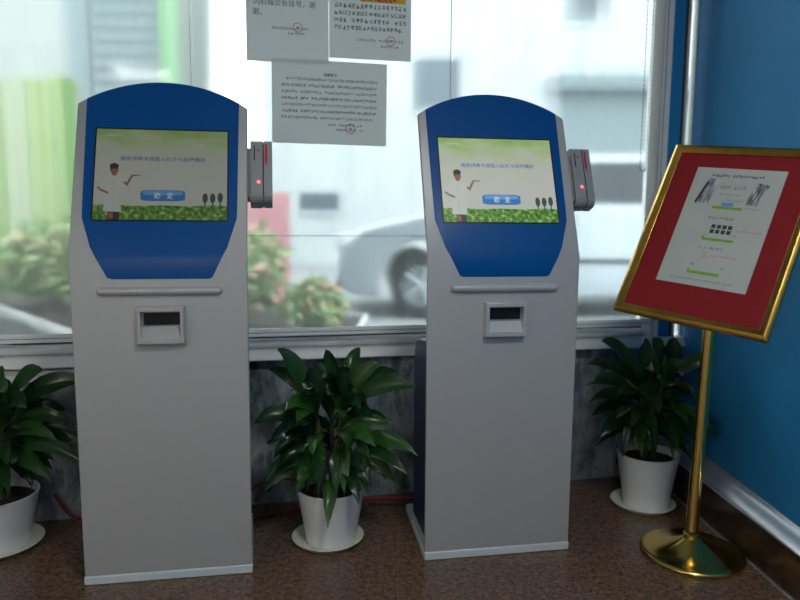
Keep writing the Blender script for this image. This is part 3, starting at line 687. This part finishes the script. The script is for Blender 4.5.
hw, hh, fb = .2475, .326, .031
b = MB()
ring_p = [[(-hw, -hh), (hw, -hh), (hw, hh), (-hw, hh)], [(-hw + fb, -hh + fb), (hw - fb, -hh + fb), (hw - fb, hh - fb), (-hw + fb, hh - fb)]]
mid_p = [(-hw + .012, -hh + .012), (hw - .012, -hh + .012), (hw - .012, hh - .012), (-hw + .012, hh - .012)]
for k in range(4):
    j = (k + 1) % 4; o0, o1, i0, i1, m0, m1 = ring_p[0][k], ring_p[0][j], ring_p[1][k], ring_p[1][j], mid_p[k], mid_p[j]
    b.poly([(*o0, -.012), (*o1, -.012), (*o1, .004), (*o0, .004)]); b.poly([(*o0, .004), (*o1, .004), (*m1, .011), (*m0, .011)]); b.poly([(*m0, .011), (*m1, .011), (*i1, .003), (*i0, .003)])
    b.poly([(*i0, .003), (*i1, .003), (*i1, -.012), (*i0, -.012)]); b.poly([(*i0, -.012), (*i1, -.012), (*o1, -.012), (*o0, -.012)])
board(b, 'board_frame', M['brass_satin'], bevel=.0012)
b = MB(); b.box(-hw + fb - .004, hw - fb + .004, -hh + fb - .004, hh - fb + .004, -.011, -.002); bk = board(b, 'backing_panel', M['red_felt'])
# sheet of instructions
px0, px1, py0, py1 = -hw + .213 * 2 * hw, -hw + .79 * 2 * hw, hh - .793 * 2 * hh, hh - .128 * 2 * hh
b = MB(); b.box(px0, px1, py0, py1, -.0019, -.001, 0); rr = random.Random(21)
def pp(quads, mi, lvl=1):
    for q in quads: b.poly([(px0 + x * (px1 - px0), py1 - y * (py1 - py0), -.001 + .0003 * lvl) for x, y in q], mi)
def row(x0, x1, y, h, n, mi, bold=.9): pp([[(x, y + h - (yy - y)) for x, yy in q] for q in strokes(rr, x0, y, x1 - x0, h, n, bold=bold)], mi)
def rc_(x0, x1, y0, y1): return [[(x0, y1), (x1, y1), (x1, y0), (x0, y0)]]
row(.2, .78, .055, .022, 20, 1, 1.1)
pp([[(.10, .31), (.27, .32), (.31, .10), (.19, .09)]], 3); pp([[(.10, .31), (.13, .32), (.2, .13), (.17, .12)]], 1, 2); pp([[(.17, .12), (.2, .13), (.23, .1), (.2, .09)]], 5, 2)
pp([[(.66, .30), (.8, .31), (.87, .13), (.74, .11)]], 3)
for k in range(3): pp([[(.69 + .04 * k, .3), (.7 + .04 * k, .3), (.78 + .03 * k, .12), (.77 + .03 * k, .12)]], 1, 2)
row(.33, .63, .15, .03, 9, 2); row(.36, .6, .22, .012, 14, 2); row(.46, .64, .27, .012, 8, 2)
pp(rc_(.42, .55, .295, .325), 5); pp(rc_(.33, .66, .33, .352), 4); row(.67, .84, .325, .012, 9, 2)
row(.33, .62, .42, .024, 9, 2)
for i in range(4):
    for j in range(2 if i else 2): pp(rc_(.40 + i * .062, .445 + i * .062, .485 + j * .042, .517 + j * .042), 1)
row(.68, .95, .515, .014, 12, 6); row(.36, .4, .565, .014, 2, 2); row(.66, .7, .56, .014, 2, 2)
pp(rc_(.34, .69, .60, .622), 4); pp(rc_(.34, .36, .585, .60), 4)
row(.34, .62, .675, .024, 9, 2); pp(ring(.43, .745, .022, .006, 16), 6); row(.48, .78, .735, .014, 14, 6)
row(.33, .36, .82, .016, 2, 1); row(.66, .69, .83, .014, 2, 2); pp(rc_(.31, .67, .88, .905), 4); pp(rc_(.31, .33, .862, .88), 4)
row(.13, .84, .945, .014, 30, 2)
nt_ = board(b, 'instruction_sheet', [M['sheet'], M['ink'], M['ink_soft'], M['photo_grey'], M['print_green'], M['print_blue'], M['stamp']], fix=False)
nt_['label'] = 'white instruction sheet with small pictures and green bars'
b = MB(); b.box(-.04, .04, -.06, .06, -.022, -.012); board(b, 'bracket_plate', M['brass'], bevel=.003)
b = MB(); p1 = BC - ez * .018 - Vector((1.100, 2.452, 0)); b.tube([(.028, .015, 1.05), (.026, -.005, 1.12), tuple(p1 * .5 + Vector((.006, -.02, 1.14)) * .5), tuple(p1)], .011, 12); b.build('tilt_arm', M['brass'], st, smooth=True)

# ------------------------------------------------------------------ outdoors, seen through glass and blind
GZ = .10
ALB = .85
M['asphalt'] = noise_mat('pale_asphalt', [(.3, (150, 154, 156)), (.7, (172, 176, 178))], nscale=20, rough=.9)
M['facade2'] = noise_mat('grey_facade', [(.3, (176, 182, 178)), (.7, (192, 197, 192))], nscale=1.5, rough=.9)
M['facade'] = noise_mat('white_facade', [(.3, (206, 213, 214)), (.7, (222, 227, 227))], nscale=2, rough=.9)
M['far_window'] = mat('far_window_glass', (96, 112, 120), .15)
M['louvre'] = mat('grey_louvre', (142, 158, 162), .6)
M['pale_green'] = mat('pale_green_cladding', (146, 190, 146), .6)
M['pink'] = noise_mat('pink_paint', [(.3, (222, 146, 152)), (.7, (230, 168, 172))], nscale=3, rough=.8)
M['coping'] = mat('white_coping', (214, 218, 216), .6)
M['planter'] = noise_mat('dark_planter_stone', [(.3, (38, 42, 38)), (.7, (56, 58, 52))], nscale=8, rough=.8)
M['car_silver'] = mat('silver_car_paint', (188, 198, 204), .3, .5, coat=.5)
M['car_white'] = mat('white_car_paint', (232, 234, 234), .3, coat=.5)
M['car_glass'] = mat('dark_car_glass', (36, 46, 54), .08)
M['tyre'] = mat('tyre_rubber', (34, 36, 38), .8)
M['rim'] = mat('alloy_rim', (170, 176, 180), .3, .8)
M['lamp_red'] = mat('red_tail_lamp', (180, 30, 30), .3)
M['lamp_clear'] = mat('clear_head_lamp', (225, 230, 232), .15)
M['trunk'] = mat('shrub_wood', (70, 56, 40), .9)
def shrub_mat(name, cols):
    m = mat(name, (80, 120, 60), .6); nt = m.node_tree; b = nt.nodes['Principled BSDF']; g = nt.nodes.new('ShaderNodeNewGeometry')
    nt.links.new(ramp(nt, g.outputs['Random Per Island'], cols), b.inputs['Base Color']); return m
M['fence_green'] = shrub_mat('fence_slats', [(0, (96, 142, 56)), (.3, (150, 180, 92)), (.5, (188, 194, 172)), (.7, (128, 164, 80)), (1, (200, 206, 190))])
M['hedge'] = shrub_mat('hedge_leaves', [(0, (92, 136, 74)), (.5, (134, 172, 100)), (.8, (196, 204, 150)), (1, (236, 206, 180))])
M['blossom'] = shrub_mat('blossoming_leaves', [(0, (104, 146, 84)), (.5, (146, 178, 112)), (.8, (206, 206, 150)), (1, (234, 176, 160))])

b = MB(); b.box(-30, 30, 3.6, 40, -.05, GZ); o = b.build('outside_ground', M['asphalt']); struct(o)
def blob_shrub(name, center, rad, n, m, label, seed, leaf=.06):
    rng = random.Random(seed); t = empty(name, (center[0], center[1], .385), 0, label, 'shrub')
    b = MB()
    for k in range(n):
        d = Vector((rng.gauss(0, 1), rng.gauss(0, 1), rng.gauss(0, 1))).normalized() * (rng.random() ** .3) * (1 + .15 * math.sin(k * 1.7))
        p = Vector((d.x * rad[0], d.y * rad[1], d.z * rad[2] + rad[2] * .95))
        if p.z < .09: continue
        a = Vector((rng.gauss(0, 1), rng.gauss(0, 1), rng.gauss(0, 1))).normalized(); c = a.orthogonal().normalized(); s = leaf * rng.uniform(.6, 1.2)
        b.poly([p - a * s, p - c * s * .45, p + a * s, p + c * s * .45])
    b.build('foliage', m, t, fix=False)
    b = MB()
    for k in range(5):
        a = k * 1.257; b.tube([(.05 * math.cos(a), .05 * math.sin(a), 0), (rad[0] * .5 * math.cos(a), rad[1] * .5 * math.sin(a), rad[2] * 1.1)], [.015, .006], 6)
    b.build('stem', M['trunk'], t)
# planter
poly = [(-6.3, 9.1), (-2.42, 5.06), (-2.2, 4.75), (-.35, 4.75), (-.3, 6.1), (-2.2, 6.9), (-5.2, 9.6)]
t = empty('planter_bed', (-2.2, 5.5, GZ), 0, 'raised planting bed with white coping outside the window', 'planter')
b = MB(); b.prism([(x + 2.2, y - 5.5) for x, y in poly], 'z', 0, .25); b.build('planter_wall', M['planter'], t)
b = MB()
for k in range(len(poly)):
    p, q = Vector((*poly[k], 0)), Vector((*poly[(k + 1) % len(poly)], 0)); d = (q - p).normalized(); nn = Vector((-d.y, d.x, 0)) * .022
    b.add([(v.x + 2.2, v.y - 5.5, z) for z in (.25, .28) for v in (p - nn, q - nn, q + nn, p + nn)], [(0, 3, 2, 1), (4, 5, 6, 7), (0, 1, 5, 4), (1, 2, 6, 5), (2, 3, 7, 6), (3, 0, 4, 7)])
b.build('coping', M['coping'], t, fix=False)
b = MB(); b.prism([(-2.2 + 2.2 + (x + 2.2) * .96, (y - 5.5) * .96 + .05) for x, y in poly], 'z', .2, .255); b.build('soil', M['soil'], t)
blob_shrub('hedge_shrub', (-3.38, 6.7), (.52, .44, .40), 1900, M['hedge'], 'green flowering shrub outside, seen between the photo edge and the first kiosk', 31)
blob_shrub('hedge_shrub', (-2.5, 6.0), (.42, .42, .52), 1600, M['hedge'], 'taller green shrub outside, half hidden behind the first kiosk', 32)
blob_shrub('hedge_shrub', (-1.35, 5.47), (.45, .4, .42), 1100, M['blossom'], 'yellowish blossoming shrub outside, beside the first kiosk in front of the pink wall', 33)
blob_shrub('hedge_shrub', (-.66, 5.2), (.23, .27, .19), 800, M['blossom'], 'low blossoming shrub outside at the end of the planting bed', 34)
b = MB(); b.box(-2.6, -1.2, 7.35, 7.5, GZ, 1.48); tag(b.build('garden_wall', M['pink']), 'low pink painted wall outside behind the blossoming shrub', 'wall')
# green fence, louvred building, pale green tower, white building
b = MB()
for k in range(17):
    x = -7.9 + k * .185; b.box(x, x + .155, 10.4 + .03 * (k % 2), 10.46 + .03 * (k % 2), GZ + .1, 3.22 - .03 * (k % 3))
b.box(-7.9, -4.77, 10.49, 10.55, .5, .6); b.box(-7.9, -4.77, 10.49, 10.55, 2.2, 2.3)
for x in (-7.8, -6.2, -4.8): b.box(x - .04, x + .04, 10.5, 10.6, GZ, 3.2)
tag(b.build('slat_fence', M['fence_green']), 'yellow-green slat fence outside beyond the green shrubs', 'fence')
t = empty('street_building', (-5.28, 15, GZ), 0, 'grey louvred building outside, above the first kiosk', 'building')
b = MB(); b.box(-7, .25, 0, 4, 0, 7.5); b.build('wall', M['facade2'], t)
b = MB()
for k in range(17): b.box(-1.15, .2, -.12, 0, 2.2 + k * .28, 2.34 + k * .28)
b.box(-1.2, .24, -.03, 0, 2.1, 7.0); b.build('louvre_panel', M['louvre'], t)
b = MB(); b.box(-1.62, -1.25, -.1, .0, 0, 6.4); b.build('corner_post', M['louvre'], t)
b = MB(); b.box(-5.0, -4.64, 14.8, 15.1, GZ, 7.4); b.box(-5.0, -4.93, 14.74, 14.81, GZ, 7.4); tag(b.build('street_tower', M['pale_green']), 'pale green clad tower beside the louvred building outside', 'building')
t = empty('street_building', (3, 16, GZ), 0, 'big white building outside across the street behind the car', 'building')
b = MB(); b.box(-6.2, 9, 0, 5, 0, 9); b.build('wall', M['facade'], t)
b = MB(); b.box(0.2, 6, -.5, 0, 3.9, 4.2); b.build('canopy', M['louvre'], t)
b = MB(); b.box(.35, 6, -.05, 0, 0, 3.9); b.build('shopfront', M['louvre'], t)
for x0, x1, z0, z1 in ((.6, 1.3, 5.45, 6.8), (-2.75, -1.75, 3.5, 4.6), (-5.3, -4.45, 1.25, 1.65), (-5.2, -4.0, 3.6, 4.3)):
    b = MB(); b.box(x0, x1, -.04, .02, z0, z1, 0); b.box(x0 - .06, x1 + .06, -.08, 0, z0 - .08, z0, 1); b.build('window', [M['far_window'], M['facade']], t)

def car(loc, rz, label, paint, L=4.4, Wd=1.76, seed=0):
    t = empty('parked_car', loc, rz, label, 'car')
    # side profile, x from nose (0) to tail (L)
    wr = .36; w1, w2 = .88, L - .92
    def arc(cx): return [(cx - wr - .06 + 2 * (wr + .06) * 0, .32)] + [(cx + (wr + .07) * math.cos(PI - PI * k / 10), .36 + (wr + .07) * math.sin(PI - PI * k / 10)) for k in range(11)] + [(cx + wr + .06, .32)]
    low = [(.04, .42), (.10, .26), (w1 - wr - .08, .22)] + arc(w1)[1:-1] + [(w1 + wr + .1, .2), (w2 - wr - .1, .2)] + arc(w2)[1:-1] + [(w2 + wr + .1, .24), (L - .04, .34), (L, .62), (L - .04, 1.08), (L - .16, 1.16), (1.35, 1.12), (.9, 1.06), (.3, .92), (.06, .76)]
    b = MB(); b.prism(low, 'y', -Wd / 2, Wd / 2); b.build('body', paint, t, bevel=.05, seg=3)
    b = MB(); rf = [(1.15, 1.08), (2.0, 1.60), (2.35, 1.66), (L - .9, 1.67), (L - .42, 1.58), (L - .08, 1.10)]; y0, y1 = Wd / 2 - .04, Wd / 2 - .19
    n = len(rf); f = lambda z: y0 + (y1 - y0) * max(0, (z - 1.1)) / .57
    b.add([(x, -f(z), z) for x, z in rf] + [(x, f(z), z) for x, z in rf], [tuple(range(n)), tuple(range(n, 2 * n))[::-1]] + [(i, (i + 1) % n, n + (i + 1) % n, n + i) for i in range(n)])
    b.build('cabin', paint, t, bevel=.04, seg=3)
    for nm, pts in (('front_side_window', [(1.5, 1.17), (2.02, 1.53), (2.4, 1.57), (2.4, 1.17)]), ('rear_side_window', [(2.48, 1.17), (2.48, 1.57), (L - 1.25, 1.58), (L - 1.25, 1.17)]), ('quarter_window', [(L - 1.17, 1.19), (L - 1.17, 1.57), (L - .72, 1.53), (L - .42, 1.24)])):
        for s in (-1, 1):
            b = MB(); q = [(x, s * (f(z) + .012), z) for x, z in pts]; q2 = [(x, s * (f(z) - .01), z) for x, z in pts]; k = len(q)
            b.add(q + q2, [tuple(range(k)), tuple(range(k, 2 * k))[::-1]] + [(i, (i + 1) % k, k + (i + 1) % k, k + i) for i in range(k)]); b.build(nm, M['car_glass'], t)
    def slab(nm, x0, z0, x1, z1, wd, m, off=.012):
        d = Vector((x1 - x0, 0, z1 - z0)).normalized(); nn = Vector((-d.z, 0, d.x)) * off; b = MB()
        v = [Vector((x0, s * wd(z0), z0)) for s in (-1, 1)] + [Vector((x1, s * wd(z1), z1)) for s in (1, -1)]
        b.add([p + nn for p in v] + [p - nn for p in v], [(0, 1, 2, 3), (7, 6, 5, 4), (0, 4, 5, 1), (1, 5, 6, 2), (2, 6, 7, 3), (3, 7, 4, 0)]); b.build(nm, m, t)
    slab('windscreen', 1.23, 1.13, 1.95, 1.57, lambda z: f(z) - .08, M['car_glass'], .022); slab('rear_window', L - .14, 1.2, L - .38, 1.53, lambda z: f(z) - .1, M['car_glass'], .022)
    for x in (w1, w2):
        for s in (-1, 1):
            b = MB(); yc = s * (Wd / 2 - .1)
            def circ(r, y): return [(x + r * math.cos(2 * PI * k / 28), y, .33 + r * math.sin(2 * PI * k / 28)) for k in range(28)]
            prof = [(.22, yc - s * .1), (.31, yc - s * .1), (.33, yc - s * .07), (.33, yc + s * .07), (.31, yc + s * .1), (.22, yc + s * .1)]
            vs = [p for r, y in prof for p in circ(r, y)]; b.add(vs, [(j * 28 + k, j * 28 + (k + 1) % 28, (j + 1) * 28 + (k + 1) % 28, (j + 1) * 28 + k) for j in range(5) for k in range(28)])
            wh = b.build('wheel', M['tyre'], t, smooth=True)
            b = MB(); b.add(circ(.22, yc + s * .07) + [(x, yc + s * .085, .33)], [(k, (k + 1) % 28, 28) for k in range(28)])
            for k in range(5):
                a = k * 2 * PI / 5; b.tube([(x, yc + s * .09, .33), (x + .21 * math.cos(a), yc + s * .085, .33 + .21 * math.sin(a))], [.035, .022], 6)
            b.build('rim', M['rim'], wh)
    for x in (1.45, 2.44, L - 1.2): b = MB(); b.box(x, x + .012, -Wd / 2 - .003, -Wd / 2 + .01, .3, 1.1); b.build('door_gap', M['tyre'], t)
    b = MB(); b.box(1.35, L - 1.4, -Wd / 2 - .012, -Wd / 2 + .01, .56, .61); b.build('door_trim', M['tyre'], t)
    for x in (2.28, 3.05): b = MB(); b.box(x, x + .16, -Wd / 2 - .03, -Wd / 2, .93, .96); b.build('door_handle', paint, t, bevel=.006)
    b = MB(); b.box(1.5, 1.62, -Wd / 2 - .17, -Wd / 2 + .02, 1.14, 1.28); b.build('wing_mirror', paint, t, bevel=.03)
    for s in (-1, 1):
        b = MB(); b.box(.03, .3, s * (Wd / 2 - .3) - .16, s * (Wd / 2 - .3) + .2, .68, .83); b.build('head_lamp', M['lamp_clear'], t, bevel=.02)
        b = MB(); b.box(L - .2, L + .01, s * (Wd / 2 - .16) - .1, s * (Wd / 2 - .16) + .12, .8, 1.1); b.build('tail_lamp', M['lamp_red'], t, bevel=.02)
    for x0, x1, z0 in ((.02, .3, .30), (L - .2, L + .015, .36)): b = MB(); b.box(x0, x1, -Wd / 2 + .1, Wd / 2 - .1, z0, z0 + .1); b.build('bumper_trim', M['tyre'], t, bevel=.02)
    return t
cr = car((-.80, 8.6, GZ), R(3), 'silver car parked outside the window behind the brighter kiosk', M['car_silver']); cr.scale = (1.12, 1.05, 1.12)

ALB = 1.0
# ------------------------------------------------------------------ daylight and colour management
w = bpy.data.worlds.new('overcast_sky'); bpy.context.scene.world = w; w.use_nodes = True
bg = w.node_tree.nodes['Background']; bg.inputs['Color'].default_value = (.91, .955, 1.0, 1); bg.inputs['Strength'].default_value = 2.25
sc = bpy.context.scene
sc.view_settings.view_transform = 'Standard'; sc.view_settings.look = 'None'; sc.view_settings.gamma = 1; sc.view_settings.use_curve_mapping = False
sc.view_settings.exposure = 1.0
sc.cycles.use_denoising = True
sc.cycles.max_bounces = 10; sc.cycles.transparent_max_bounces = 16; sc.cycles.diffuse_bounces = 5; sc.cycles.glossy_bounces = 4; sc.cycles.transmission_bounces = 8
sc.cycles.sample_clamp_indirect = 6
sc.cycles.caustics_reflective = False
